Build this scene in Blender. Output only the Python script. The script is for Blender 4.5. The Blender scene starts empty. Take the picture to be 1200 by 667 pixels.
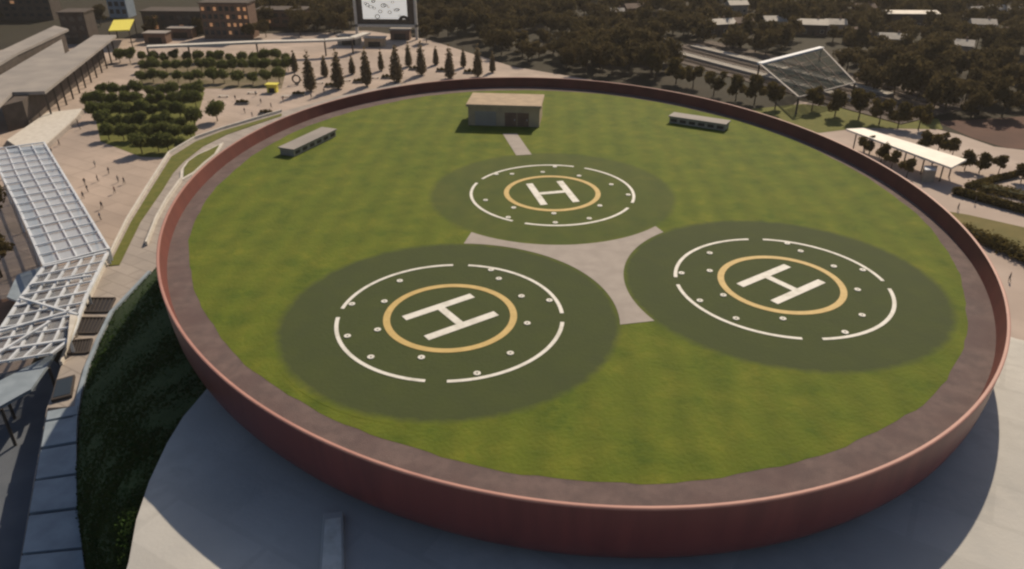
import bpy, bmesh, math, random
import numpy as np
from mathutils import Vector, Matrix
random.seed(7); rng = np.random.default_rng(7)
S = bpy.context.scene
COL = S.collection
R = math.radians

# ------------------------------------------------------------------ camera
CAM = np.array([0.0, -96.843, 61.758]); YAW, PITCH, ROLL, FPX = -0.05121, 0.49556, -0.00107, 897.3
def _basis():
    cy, sy, cp, sp = math.cos(YAW), math.sin(YAW), math.cos(PITCH), math.sin(PITCH)
    f = np.array([sy*cp, cy*cp, -sp]); r = np.array([cy, -sy, 0.0]); u = np.cross(r, f)
    c, s = math.cos(ROLL), math.sin(ROLL)
    return c*r+s*u, -s*r+c*u, f
BR, BU, BF = _basis()
cam = bpy.data.cameras.new('camera'); camo = bpy.data.objects.new('camera', cam); COL.objects.link(camo)
cam.sensor_width = 36; cam.lens = FPX/1200*36; cam.clip_start = 0.5; cam.clip_end = 12000
M = Matrix.Identity(4)
for i in range(3):
    M[i][0], M[i][1], M[i][2], M[i][3] = BR[i], BU[i], -BF[i], CAM[i]
camo.matrix_world = M
S.camera = camo

# ------------------------------------------------------------------ sky, sun, exposure
SUN_AZ, SUN_EL = 0.36, R(39)
w = bpy.data.worlds.new('World'); S.world = w; w.use_nodes = True
nt = w.node_tree; bg = nt.nodes['Background']
sky = nt.nodes.new('ShaderNodeTexSky'); sky.sky_type = 'NISHITA'; sky.sun_disc = False
sky.sun_elevation = SUN_EL; sky.sun_rotation = SUN_AZ; sky.dust_density = 2.0; sky.air_density = 1.0
nt.links.new(sky.outputs[0], bg.inputs[0]); bg.inputs[1].default_value = 0.055
sl = bpy.data.lights.new('sun', 'SUN'); sl.energy = 3.8; sl.angle = R(0.6); sl.color = (1.0, 0.83, 0.62)
so = bpy.data.objects.new('sun', sl); COL.objects.link(so)
sd = Vector((math.sin(SUN_AZ)*math.cos(SUN_EL), math.cos(SUN_AZ)*math.cos(SUN_EL), math.sin(SUN_EL)))
so.rotation_euler = sd.to_track_quat('Z', 'Y').to_euler(); so.location = (60, 120, 160)
S.view_settings.view_transform = 'Standard'; S.view_settings.look = 'None'
HAZE = 0.0001
S.cycles.filter_width = 2.4
S.view_settings.exposure = 0.25; S.view_settings.gamma = 1

# ------------------------------------------------------------------ helpers
def at(px, py, z=0.0):                      # photo pixel -> point on the level plane z
    d = BR*((px-600)/FPX) - BU*((py-333.5)/FPX) + BF
    t = (z-CAM[2])/d[2]
    p = CAM + d*t
    return (float(p[0]), float(p[1]))
def pix(x, y, z=0.0):
    v = np.array([x, y, z])-CAM; c = v@BF
    return 600+FPX*(v@BR)/c, 333.5-FPX*(v@BU)/c
def atp(pts, z=0.0): return [at(a, b, z) for a, b in pts]

MATS = {}
def mat(name, col, rough=0.85, col2=None, scale=1.0, bump=0.0, bscale=None, metal=0.0, emit=0.0, detail=6, thr=(0.35, 0.65), spec=0.3, col3=None, scale3=0.1, streak=None):
    if name in MATS: return MATS[name]
    m = bpy.data.materials.new(name); m.use_nodes = True; n = m.node_tree.nodes; l = m.node_tree.links
    b = n['Principled BSDF']; b.inputs['Roughness'].default_value = rough; b.inputs['Metallic'].default_value = metal
    b.inputs['Specular IOR Level'].default_value = spec
    b.inputs['Base Color'].default_value = (*col, 1)
    g = n.new('ShaderNodeNewGeometry')
    pos = g.outputs['Position']
    if streak:
        vm = n.new('ShaderNodeVectorMath'); vm.operation = 'MULTIPLY'; vm.inputs[1].default_value = streak
        l.new(pos, vm.inputs[0]); pos = vm.outputs[0]
    cur = None
    if col2:
        t = n.new('ShaderNodeTexNoise'); t.inputs['Scale'].default_value = scale; t.inputs['Detail'].default_value = detail
        l.new(pos, t.inputs['Vector'])
        r = n.new('ShaderNodeValToRGB'); r.color_ramp.elements[0].position = thr[0]; r.color_ramp.elements[1].position = thr[1]
        r.color_ramp.elements[0].color = (*col, 1); r.color_ramp.elements[1].color = (*col2, 1)
        l.new(t.outputs[0], r.inputs[0]); cur = r.outputs[0]
        if col3:
            t3 = n.new('ShaderNodeTexNoise'); t3.inputs['Scale'].default_value = scale3; t3.inputs['Detail'].default_value = 4
            l.new(pos, t3.inputs['Vector'])
            r3 = n.new('ShaderNodeValToRGB'); r3.color_ramp.elements[0].position = .42; r3.color_ramp.elements[1].position = .68
            l.new(t3.outputs[0], r3.inputs[0])
            mx = n.new('ShaderNodeMix'); mx.data_type = 'RGBA'
            l.new(r3.outputs[0], mx.inputs[0]); l.new(cur, mx.inputs[6]); mx.inputs[7].default_value = (*col3, 1)
            cur = mx.outputs[2]
        l.new(cur, b.inputs['Base Color'])
    if bump:
        t2 = n.new('ShaderNodeTexNoise'); t2.inputs['Scale'].default_value = bscale or scale*6; t2.inputs['Detail'].default_value = 5
        l.new(g.outputs['Position'], t2.inputs['Vector'])
        bp_ = n.new('ShaderNodeBump'); bp_.inputs['Strength'].default_value = bump; bp_.inputs['Distance'].default_value = 0.1
        l.new(t2.outputs[0], bp_.inputs['Height']); l.new(bp_.outputs[0], b.inputs['Normal'])
    if emit:
        b.inputs['Emission Color'].default_value = (*col, 1); b.inputs['Emission Strength'].default_value = emit
    MATS[name] = m
    return m
def leafmat(name, c1, c2, transl=0.25):
    if name in MATS: return MATS[name]
    m = bpy.data.materials.new(name); m.use_nodes = True; n = m.node_tree.nodes; l = m.node_tree.links
    n.clear(); out = n.new('ShaderNodeOutputMaterial'); d = n.new('ShaderNodeBsdfDiffuse'); t = n.new('ShaderNodeBsdfTranslucent'); mx = n.new('ShaderNodeMixShader')
    g = n.new('ShaderNodeNewGeometry'); t1 = n.new('ShaderNodeTexNoise'); t1.inputs['Scale'].default_value = .35; t1.inputs['Detail'].default_value = 3
    l.new(g.outputs['Position'], t1.inputs['Vector'])
    r = n.new('ShaderNodeValToRGB'); r.color_ramp.elements[0].position = .35; r.color_ramp.elements[1].position = .65
    r.color_ramp.elements[0].color = (*c1, 1); r.color_ramp.elements[1].color = (*c2, 1)
    l.new(t1.outputs[0], r.inputs[0]); l.new(r.outputs[0], d.inputs[0]); l.new(r.outputs[0], t.inputs[0])
    mx.inputs[0].default_value = transl; l.new(d.outputs[0], mx.inputs[1]); l.new(t.outputs[0], mx.inputs[2]); l.new(mx.outputs[0], out.inputs[0])
    MATS[name] = m
    return m
def glassmat(name, col, alpha, rough=.15, spec=.5):
    if name in MATS: return MATS[name]
    m = bpy.data.materials.new(name); m.use_nodes = True; b = m.node_tree.nodes['Principled BSDF']
    b.inputs['Base Color'].default_value = (*col, 1); b.inputs['Alpha'].default_value = alpha; b.inputs['Specular IOR Level'].default_value = spec; b.inputs['Roughness'].default_value = rough
    MATS[name] = m
    return m

def tag(o, label=None, cat=None, group=None, kind=None):
    if label: o['label'] = label
    if cat: o['category'] = cat
    if group: o['group'] = group
    if kind: o['kind'] = kind
    return o
def link(name, me, m, parent=None):
    o = bpy.data.objects.new(name, me); COL.objects.link(o)
    if m and not me.materials: me.materials.append(m)
    if parent: o.parent = parent
    return o
class MB:
    def __init__(s): s.v = []; s.f = []
    def add(s, vs, fs):
        k = len(s.v); s.v += [tuple(map(float, a)) for a in vs]; s.f += [tuple(i+k for i in f) for f in fs]; return s
    def prism(s, poly, z0, z1):             # polygon (xy list) extruded z0..z1 (numbers)
        n = len(poly); a = sum(poly[i][0]*poly[(i+1) % n][1]-poly[(i+1) % n][0]*poly[i][1] for i in range(n))
        if a < 0: poly = poly[::-1]
        vs = [(x, y, z0) for x, y in poly]+[(x, y, z1) for x, y in poly]
        fs = [tuple(range(n-1, -1, -1)), tuple(range(n, 2*n))]+[(i, (i+1) % n, (i+1) % n+n, i+n) for i in range(n)]
        return s.add(vs, fs)
    def sheet(s, poly, z):
        n = len(poly); a = sum(poly[i][0]*poly[(i+1) % n][1]-poly[(i+1) % n][0]*poly[i][1] for i in range(n))
        if a < 0: poly = poly[::-1]
        return s.add([(x, y, z) for x, y in poly], [tuple(range(n))])
    def box(s, c, d, rz=0.0):               # centre of base, dims, turn
        x, y, z = d[0]/2, d[1]/2, d[2]; co, si = math.cos(rz), math.sin(rz)
        vs = [(c[0]+a*co-b*si, c[1]+a*si+b*co, c[2]+h) for h in (0, z) for a, b in ((-x, -y), (x, -y), (x, y), (-x, y))]
        return s.add(vs, [(3, 2, 1, 0), (4, 5, 6, 7), (0, 1, 5, 4), (1, 2, 6, 5), (2, 3, 7, 6), (3, 0, 4, 7)])
    def bar(s, a, b, wd, ht):               # rectangular beam from a to b (3d), wd across, ht down
        a = Vector(a); b = Vector(b); d = (b-a).normalized(); sx = d.cross(Vector((0, 0, 1)))
        if sx.length < 1e-4: sx = Vector((1, 0, 0))
        sx.normalize(); up = sx.cross(d); sx *= wd/2; up *= ht/2
        vs = [p+q*sx+r_*up for p in (a, b) for q, r_ in ((-1, -1), (1, -1), (1, 1), (-1, 1))]
        return s.add(vs, [(0, 1, 2, 3), (7, 6, 5, 4), (1, 0, 4, 5), (2, 1, 5, 6), (3, 2, 6, 7), (0, 3, 7, 4)])
    def tube(s, pts, rad, n=7):
        vs = []; pts = [Vector(p) for p in pts]
        for i, p in enumerate(pts):
            d = (pts[min(i+1, len(pts)-1)]-pts[max(i-1, 0)]).normalized()
            x = d.cross(Vector((.3, 1, .1))).normalized(); y = d.cross(x)
            r_ = rad[i] if isinstance(rad, (list, tuple)) else rad
            vs += [p+r_*(math.cos(2*math.pi*k/n)*x+math.sin(2*math.pi*k/n)*y) for k in range(n)]
        fs = [(i*n+k, i*n+(k+1) % n, (i+1)*n+(k+1) % n, (i+1)*n+k) for i in range(len(pts)-1) for k in range(n)]
        fs += [tuple(range(n-1, -1, -1)), tuple((len(pts)-1)*n+k for k in range(n))]
        return s.add(vs, fs)
    def build(s, name, m, parent=None, smooth=False, bevel=0.0):
        off = parent.get('_o', (0, 0, 0)) if parent else (0, 0, 0)
        me = bpy.data.meshes.new(name); me.from_pydata([(a-off[0], b-off[1], c-off[2]) for a, b, c in s.v], [], s.f); me.update()
        if smooth: me.polygons.foreach_set('use_smooth', [True]*len(me.polygons))
        o = link(name, me, m, parent)
        if parent and '_o' in parent.keys(): o['_o'] = tuple(off)
        if bevel:
            bv = o.modifiers.new('bevel', 'BEVEL'); bv.width = bevel; bv.segments = 2; bv.limit_method = 'ANGLE'
        return o
def thing(name, label, cat, loc=(0, 0, 0), group=None, rz=0.0, local=False):
    o = bpy.data.objects.new(name, None); COL.objects.link(o); o.location = loc; o.rotation_euler[2] = rz
    o['_o'] = (0., 0., 0.) if local else tuple(float(a) for a in loc)
    return tag(o, label, cat, group)
def structure(name, mb, m, **k): return tag(mb.build(name, m, **k), kind='structure')
def copy_tree(o, parent=None):
    c = o.copy(); COL.objects.link(c); c.parent = parent
    for ch in [x for x in bpy.data.objects if x.parent == o]: copy_tree(ch, c)
    return c
ORD = ['first', 'second', 'third', 'fourth', 'fifth', 'sixth', 'seventh', 'eighth', 'ninth', 'tenth', 'eleventh', 'twelfth', 'thirteenth', 'fourteenth', 'fifteenth', 'sixteenth', 'seventeenth', 'eighteenth', 'nineteenth', 'twentieth']
def inpoly(p, poly):
    x, y = p; c = False; n = len(poly)
    for i in range(n):
        x1, y1 = poly[i]; x2, y2 = poly[i-1]
        if (y1 > y) != (y2 > y) and x < (x2-x1)*(y-y1)/(y2-y1)+x1: c = not c
    return c

# ------------------------------------------------------------------ materials
m_grass = mat('roof_turf', (.074, .112, .009), .95, (.148, .166, .016), .33, .8, 3.0, col3=(.104, .138, .011), scale3=1.1, thr=(.34, .70))
def mow(m):                                 # faint mowing bands
    n = m.node_tree.nodes; l = m.node_tree.links; b = n['Principled BSDF']; src = b.inputs['Base Color'].links[0].from_socket
    g = n.new('ShaderNodeNewGeometry'); wv_ = n.new('ShaderNodeTexWave'); wv_.wave_type = 'BANDS'; wv_.bands_direction = 'X'; wv_.inputs['Scale'].default_value = .085; wv_.inputs['Distortion'].default_value = 1.6; wv_.inputs['Detail'].default_value = 3
    l.new(g.outputs['Position'], wv_.inputs[0]); mr = n.new('ShaderNodeMapRange'); mr.inputs[3].default_value = .90; mr.inputs[4].default_value = 1.02; l.new(wv_.outputs['Fac'], mr.inputs[0])
    mx = n.new('ShaderNodeMix'); mx.data_type = 'RGBA'; mx.blend_type = 'MULTIPLY'; mx.inputs[0].default_value = 1; l.new(src, mx.inputs[6]); l.new(mr.outputs[0], mx.inputs[7]); l.new(mx.outputs[2], b.inputs['Base Color'])
mow(m_grass)
def padmat(name, fade):                     # sprayed dark green on the same turf, ragged soft border
    m = m_grass.copy(); m.name = name; n = m.node_tree.nodes; l = m.node_tree.links; b = n['Principled BSDF']; src = b.inputs['Base Color'].links[0].from_socket
    [setattr(x.inputs['Strength'], 'default_value', .35) for x in n if x.type == 'BUMP']
    tc = n.new('ShaderNodeTexCoord'); ln = n.new('ShaderNodeVectorMath'); ln.operation = 'LENGTH'; l.new(tc.outputs['Object'], ln.inputs[0])
    tn = n.new('ShaderNodeTexNoise'); tn.inputs['Scale'].default_value = .9; tn.inputs['Detail'].default_value = 5; l.new(tc.outputs['Object'], tn.inputs['Vector'])
    ad = n.new('ShaderNodeMath'); ad.operation = 'MULTIPLY_ADD'; ad.inputs[1].default_value = .9; l.new(tn.outputs[0], ad.inputs[0]); l.new(ln.outputs['Value'], ad.inputs[2])
    mr = n.new('ShaderNodeMapRange'); mr.inputs[1].default_value = 16.45; mr.inputs[2].default_value = 17.35; mr.inputs[3].default_value = 1; mr.inputs[4].default_value = 0
    l.new(ad.outputs[0], mr.inputs[0])
    wn = n.new('ShaderNodeTexNoise'); wn.inputs['Scale'].default_value = .35; wn.inputs['Detail'].default_value = 8; l.new(tc.outputs['Object'], wn.inputs['Vector'])
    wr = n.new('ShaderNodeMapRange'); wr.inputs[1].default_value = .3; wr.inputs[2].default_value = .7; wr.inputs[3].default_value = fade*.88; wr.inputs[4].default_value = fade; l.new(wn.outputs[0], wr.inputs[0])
    mu = n.new('ShaderNodeMath'); mu.operation = 'MULTIPLY'; l.new(mr.outputs[0], mu.inputs[0]); l.new(wr.outputs[0], mu.inputs[1])
    mx = n.new('ShaderNodeMix'); mx.data_type = 'RGBA'; l.new(mu.outputs[0], mx.inputs[0]); l.new(src, mx.inputs[6]); mx.inputs[7].default_value = (.050, .066, .023, 1)
    l.new(mx.outputs[2], b.inputs['Base Color'])
    return m
m_pad = padmat('pad_turf', 1.0); m_padflare = padmat('flare_washed_pad_turf', .62)  # second one, for the rear pad: lens flare wash painted in as weaker green
m_white = mat('white_marking', (.74, .73, .68), .7, (.55, .54, .48), 1.1, thr=(.45, .75))
m_yel = mat('yellow_marking', (.58, .42, .16), .7, (.50, .36, .13), 1.2)
m_apron = mat('pale_paving', (.385, .345, .315), .9, (.33, .295, .27), .6, .2, 8)
m_gravel = mat('gravel_walkway', (.170, .126, .120), .95, (.122, .093, .092), .8, .6, 14, col3=(.12, .085, .085), scale3=.25)
m_red = mat('red_fascia', (.215, .060, .054), .38, (.155, .043, .041), .8, streak=(1, 1, .1), spec=.5, col3=(.185, .052, .048), scale3=.15)
m_coping = mat('pink_coping', (.44, .23, .19), .6, (.38, .19, .16), .5)
m_innerwall = mat('parapet_inner', (.155, .045, .034), .7, (.12, .036, .029), .4, streak=(1, 1, .1))
m_soffit = mat('soffit', (.10, .075, .07), .9)
m_croof = mat('concrete_roof', (.56, .555, .53), .85, (.43, .43, .42), .09, .2, 3, col3=(.49, .485, .465), scale3=.7, detail=9)
m_conc = mat('concrete', (.36, .33, .29), .9, (.28, .26, .23), .5, .2)
m_beige = mat('beige_concrete', (.46, .36, .25), .9, (.37, .29, .21), .7, .1)
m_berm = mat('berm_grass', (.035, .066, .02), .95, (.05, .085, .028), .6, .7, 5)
m_earth = mat('dark_ground', (.020, .016, .009), .95, (.032, .025, .014), .06, .4, 1, col3=(.024, .023, .011), scale3=.02)
m_plaza = mat('pink_paving', (.50, .405, .345), .9, (.41, .335, .285), .12, .1, 3, col3=(.36, .295, .255), scale3=.035)
m_path = mat('terrace_paving', (.40, .355, .32), .9, (.33, .295, .27), .3, .1, 3)
m_kerb = mat('pale_kerb', (.64, .61, .56), .8, (.54, .51, .46), .8)
m_strip = mat('strip_grass', (.10, .115, .02), .95, (.14, .14, .03), .6, .5, 6)
m_asph = mat('asphalt', (.09, .105, .13), .9, (.115, .13, .155), .3, .2, 6)
m_wsteel = mat('white_steel', (.66, .70, .76), .6, (.54, .58, .63), .4)
m_dsteel = mat('dark_steel', (.06, .05, .045), .6)
m_roofgrey = mat('grey_roof', (.34, .31, .285), .8, (.27, .25, .235), .15, .1, 3)
m_panel = mat('blue_panel', (.30, .36, .42), .5, (.23, .28, .33), .5)
m_dark = mat('dark_opening', (.025, .022, .025), .5)
m_hedge = mat('hedge', (.03, .035, .012), .95, (.05, .05, .016), .8, .9, 3)
m_yellowcan = mat('yellow_canopy', (.75, .68, .10), .6, (.7, .62, .1), 1)
m_trunk = mat('bark', (.09, .065, .045), .95, (.06, .045, .03), 3)
m_glass = glassmat('pale_glass', (.48, .56, .66), .5, .5)
m_thin = glassmat('thin_glass', (.30, .32, .35), .42, .6)
m_dglass = glassmat('dark_glass', (.03, .04, .05), 1.0, .08)
m_hall = glassmat('hall_glass', (.030, .042, .042), .38, .9, .02)
m_wall = mat('house_wall', (.42, .36, .29), .9, (.35, .30, .24), .5)
m_wall2 = mat('dark_wall', (.10, .08, .07), .9, (.07, .058, .05), .5)
m_brick = mat('brown_wall', (.22, .14, .10), .9, (.16, .10, .075), .8)
m_hroof = mat('pale_metal_roof', (.44, .40, .35), .6, (.34, .31, .27), .5)
m_broof = mat('brown_tile_roof', (.16, .10, .075), .8, (.11, .07, .055), .8)
m_warm = mat('lit_window', (.85, .42, .2), .5, emit=.2)
m_rail = mat('rail_steel', (.26, .21, .18), .8)
m_ballast = mat('ballast', (.12, .095, .08), .95, (.08, .065, .055), .6, .6, 5)
m_redearth = mat('red_earth', (.12, .065, .05), .95, (.09, .05, .04), .1)
m_olive = mat('dry_grass', (.17, .14, .05), .95, (.12, .11, .035), .2, .4, 4)

def slabs(m, scale, dark):
    n = m.node_tree.nodes; l = m.node_tree.links; b = n['Principled BSDF']; src = b.inputs['Base Color'].links[0].from_socket
    g = n.new('ShaderNodeNewGeometry'); mp = n.new('ShaderNodeMapping'); mp.inputs['Rotation'].default_value = (0, 0, .5); l.new(g.outputs['Position'], mp.inputs[0])
    br = n.new('ShaderNodeTexBrick'); br.inputs['Scale'].default_value = 1; br.inputs['Brick Width'].default_value = scale*2; br.inputs['Row Height'].default_value = scale; br.inputs['Mortar Size'].default_value = scale*.05
    br.inputs['Color1'].default_value = (1, 1, 1, 1); br.inputs['Color2'].default_value = (.88, .88, .88, 1); br.inputs['Mortar'].default_value = (dark, dark, dark, 1); l.new(mp.outputs[0], br.inputs[0])
    mx = n.new('ShaderNodeMix'); mx.data_type = 'RGBA'; mx.blend_type = 'MULTIPLY'; mx.inputs[0].default_value = 1; l.new(src, mx.inputs[6]); l.new(br.outputs[0], mx.inputs[7]); l.new(mx.outputs[2], b.inputs['Base Color'])
slabs(m_croof, 5.0, .9); slabs(m_plaza, 4.0, .84); slabs(m_path, 2.5, .75)
# ------------------------------------------------------------------ the large structure: ground
structure('ground', MB().sheet([(-6000, -6000), (6000, -6000), (6000, 6000), (-6000, 6000)], 0), m_earth)
plaza_px = [(-420, 420), (-320, 120), (-60, 70), (60, 48), (200, 44), (300, 40), (430, 36), (500, 46), (600, 78), (700, 95), (700, 200), (300, 300), (150, 330), (40, 420), (0, 500)]
structure('plaza', MB().sheet(atp(plaza_px), .02), m_plaza)
structure('road', MB().sheet(atp([(-300, 520), (0, 440), (60, 420), (120, 470), (200, 667), (150, 1200), (-500, 1200)]), .04), m_asph)
structure('concourse', MB().sheet(atp([(935, 118), (985, 128), (1050, 150), (1090, 150), (1125, 158), (1165, 172), (1200, 176), (1300, 190), (1500, 420), (1300, 520), (1100, 420), (1000, 260), (900, 150)]), .02), mat('concourse_paving', (.48, .40, .35), .9, (.40, .33, .29), .12, .1, 3, col3=(.36, .29, .25), scale3=.04))
structure('red_earth_field', MB().sheet(atp([(1095, 142), (1150, 140), (1210, 136), (1400, 150), (1400, 196), (1215, 176), (1180, 174), (1140, 162)]), .04), m_redearth)
structure('dry_grass_lawn', MB().sheet(atp([(1100, 246), (1135, 252), (1215, 270), (1400, 320), (1400, 370), (1215, 298), (1160, 280), (1120, 268)]), .04), m_olive)
structure('verge_lawn', MB().sheet(atp([(880, 128), (940, 122), (1000, 128), (1100, 140), (1105, 152), (1010, 150), (960, 156), (900, 152)]), .05), m_strip)

# ------------------------------------------------------------------ the arena under the oval roof
EA = R(104.274); A0, B0 = 60.0, 48.18
ZR, ZD, ZL = 25.0, 23.2, 18.1                # rim, roof deck, lower roof
def oval(t, off=0.0, da=0.0, c=(0, 0)):
    a, b = A0+off, B0+off
    x, y = a*math.cos(t), b*math.sin(t)
    return (c[0]+x*math.cos(EA)-y*math.sin(EA), c[1]+x*math.sin(EA)+y*math.cos(EA))
NO = 240
TT = [2*math.pi*k/NO for k in range(NO)]
def revolve(profile):                        # profile: (offset from the rim line, z) -> closed strip
    mb = MB(); n = len(profile)
    vs = [(*oval(t, o), z) for t in TT for o, z in profile]
    fs = [(k*n+i, ((k+1) % NO)*n+i, ((k+1) % NO)*n+i+1, k*n+i+1) for k in range(NO) for i in range(n-1)]
    return mb.add(vs, fs)
arena = thing('arena_building', 'oval arena with red rim parapet and lawn roof over pale concrete lower roof', 'arena')
prof = [(0.0, ZR-.12)]+[(-.03, 23.5), (-.1, 22.2), (-.25, 21.0), (-.5, 20.1), (-.95, 19.35), (-1.6, 18.85), (-2.5, 18.6), (-5.0, 18.5), (-7.0, 18.45)]
revolve([(p[0], p[1]) for p in prof][::-1]).build('fascia', m_red, arena, smooth=True)
revolve([(-.24, ZR-.10), (-.24, ZR), (-.02, ZR+.02), (.06, ZR-.02), (.06, ZR-.16)][::-1]).build('coping', m_coping, arena)
revolve([(-.75, ZD-.3), (-.22, ZR-.06)]).build('parapet_inner_wall', m_innerwall, arena, smooth=True)
revolve([(-6.9, 0), (-6.9, 18.8)][::-1]).build('drum_wall', m_soffit, arena)
tr = revolve([(-9, ZD), (-.6, ZD)][::-1]); tr.build('walkway', m_gravel, arena)
lawn = MB(); pts = [oval(t, 0) for t in TT]
def lawn_pt(t, k=1.0):
    x, y = 56.05*math.cos(t)*k, 45.78*math.sin(t)*k
    wob = 1+.0022*math.sin(9*t)+.0016*math.sin(23*t+1)+.0012*math.sin(57*t)+.0008*math.sin(101*t+2)
    x *= wob; y *= wob
    return (.3+x*math.cos(EA)-y*math.sin(EA), .5+x*math.sin(EA)+y*math.cos(EA))
vs = [(.3, .5, ZD+.03)]; fs = []
for k in range(1, 25):
    for t in TT: vs.append((*lawn_pt(t, k/24), ZD+.03-.018*(k == 24)))
for j in range(NO): fs.append((0, 1+j, 1+(j+1) % NO))
for k in range(23):
    for j in range(NO):
        a = 1+k*NO; b = a+NO; fs.append((a+j, b+j, b+(j+1) % NO, a+(j+1) % NO))
lawn.add(vs, fs).build('roof_lawn', m_grass, arena)
# lower roof: shallow shell around the front
edge = [at(a, b, ZL-.4) for a, b in ((246, 452), (238, 462), (215, 489), (196, 520), (175, 565), (160, 610), (151, 660))]
edge += [(-27.5, -68), (-23, -77), (-13, -86), (2, -90), (22, -89), (42, -82), (58, -69), (66, -52), (65, -38), (58, -29)]
edge += [at(1200, 403, ZL-.4), at(1188, 400, ZL-.4), (44, -20)]
ctr = (6, -22)
def rise(x): u_ = min(1, max(0, (x-8)/42)); return .3*u_*u_*(3-2*u_)
mb = MB(); n = len(edge); rings = [(0, .35), (.35, .32), (.7, .22), (.9, .1), (.975, 0.02), (1.0, -.12)]
vs = []
for k, dz in rings:
    for (x, y) in edge: X_ = ctr[0]+(x-ctr[0])*k; vs.append((X_, ctr[1]+(y-ctr[1])*k, ZL-.2+dz+rise(X_)))
fs = [(i*n+j, (i+1)*n+j, (i+1)*n+(j+1) % n, i*n+(j+1) % n) for i in range(len(rings)-1) for j in range(n)]
lr = mb.add(vs, fs).build('lower_roof', m_croof, arena, smooth=True)
fe = MB()
for i in range(n):
    (x1, y1), (x2, y2) = edge[i], edge[(i+1) % n]
    fe.add([(x1, y1, ZL-1.7), (x2, y2, ZL-1.7), (x2, y2, ZL-.322+rise(x2)), (x1, y1, ZL-.322+rise(x1))], [(0, 1, 2, 3)])
fe.build('roof_edge', m_croof, arena)
fw = MB()
for i in range(n):
    (x1, y1), (x2, y2) = edge[i], edge[(i+1) % n]
    k = .975; p = lambda x, y: (ctr[0]+(x-ctr[0])*k, ctr[1]+(y-ctr[1])*k)
    fw.add([(*p(x1, y1), 0), (*p(x2, y2), 0), (*p(x2, y2), ZL-.6), (*p(x1, y1), ZL-.6)], [(0, 1, 2, 3)])
fw.build('lower_facade', m_conc, arena)
sk = thing('roof_skylight', 'narrow pale skylight kerb on the shaded lower roof', 'skylight', (*at(389, 640, ZL), ZL))
q = atp([(379, 602), (402, 599), (404, 690), (373, 690)], ZL+.5)
MB().prism(q, ZL-.2, ZL+.55).build('kerb', m_croof, sk, bevel=.05)
c0 = np.mean(q, 0); MB().prism([tuple(c0+(np.array(p)-c0)*.8) for p in q], ZL+.5, ZL+.6).build('pane', m_white, sk)

# green berm on the left flank
ZT = 5.0
bot = atp([(262, 240), (215, 280), (178, 320), (150, 350), (133, 368), (118, 400), (105, 432), (96, 465), (91, 500), (88, 545), (89, 600), (95, 640), (105, 680), (130, 760), (190, 900)], ZT)
top = []
for k, (x, y) in enumerate(bot):
    top.append(None)
tp = [oval(R(a), -7.0) for a in (72, 80, 88, 95, 101, 107, 112, 116, 119)]+[edge[2], edge[3], edge[4], edge[5], edge[6], edge[7]]
mb = MB(); NR = 10; vs = []
for i in range(NR+1):
    u = i/NR; zz = ZT+(ZL-1.0-ZT)*(1-(1-u)**1.7)
    for (a, b), (c, d) in zip(bot, tp): vs.append((a+(c-a)*u, b+(d-b)*u, zz+(.2*math.sin(a+i) if 0 < i < NR else 0)))
nb = len(bot); fs = [(i*nb+j, i*nb+j+1, (i+1)*nb+j+1, (i+1)*nb+j) for i in range(NR) for j in range(nb-1)]
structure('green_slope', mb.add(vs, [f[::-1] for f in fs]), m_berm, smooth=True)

gq = []
BB, TP = np.array(bot), np.array(tp)
for k in range(26000):
    j = rng.uniform(0, nb-1.001); i = int(j); f = j-i; u_ = rng.random()
    p0, p1 = BB[i]*(1-f)+BB[i+1]*f, TP[i]*(1-f)+TP[i+1]*f; p = p0*(1-u_)+p1*u_; z = ZT+(ZL-1.0-ZT)*(1-(1-u_)**1.7)
    a_ = rng.uniform(0, 3.14); s_ = rng.uniform(.1, .22); dx, dy = s_*math.cos(a_), s_*math.sin(a_); h_ = rng.uniform(.02, .2); lx, ly = rng.normal(0, .1, 2)
    gq += [(p[0]-dx, p[1]-dy, z-.1), (p[0]+dx, p[1]+dy, z-.1), (p[0]+dx*.4+lx, p[1]+dy*.4+ly, z+h_), (p[0]-dx*.4+lx, p[1]-dy*.4+ly, z+h_)]
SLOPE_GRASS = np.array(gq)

# ------------------------------------------------------------------ terrace deck on the left
outer = [(470, 98), (400, 112), (330, 131), (262, 151), (228, 163), (198, 181), (172, 222), (150, 258), (122, 315), (95, 372), (72, 428), (55, 478), (40, 560), (22, 667), (0, 800)]
ow = atp(outer, ZT)
tw = ow+[at(140, 800, ZT), *[tuple(p) for p in bot[::-1]][2:-1], at(330, 190, ZT), at(420, 140, ZT), at(480, 120, ZT)]
structure('terrace', MB().prism(tw, .0, ZT), m_path)
kb = thing('terrace_kerb', 'long pale kerb along the outer edge of the raised terrace', 'kerb', (*ow[6], ZT))
for i in range(2, 10):
    MB().bar((*ow[i], ZT+.3), (*ow[i+1], ZT+.3), .36, .6).build('kerb_stone', m_kerb, kb)
gs_o = atp([(330, 133.5), (262, 153.5), (230, 166), (201, 184), (176, 224), (154, 260), (128, 312)], ZT)
gs_i = atp([(140, 311), (165, 260), (190, 224), (203, 203), (215, 190), (238, 172), (266, 158), (330, 136)], ZT)
structure('grass_strip', MB().prism(gs_o+gs_i, ZT, ZT+.12), m_strip)
isl = atp([(211, 214), (212, 201), (219, 191), (232, 182), (248, 175), (262, 168), (255, 180), (240, 192), (225, 206)], ZT)
ci = np.mean(isl, 0)
ib = thing('planter_bed', 'pointed grass bed with pale kerb beside the red rim', 'planter', (*ci, ZT))
MB().prism(isl, ZT+.01, ZT+.3).build('kerb', m_kerb, ib)
MB().prism([tuple(ci+(np.array(p)-ci)*.82) for p in isl], ZT+.2, ZT+.42).build('grass', m_strip, ib)
wl = atp([(213, 212), (196, 236), (184, 258), (172, 288)], ZT)
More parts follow.
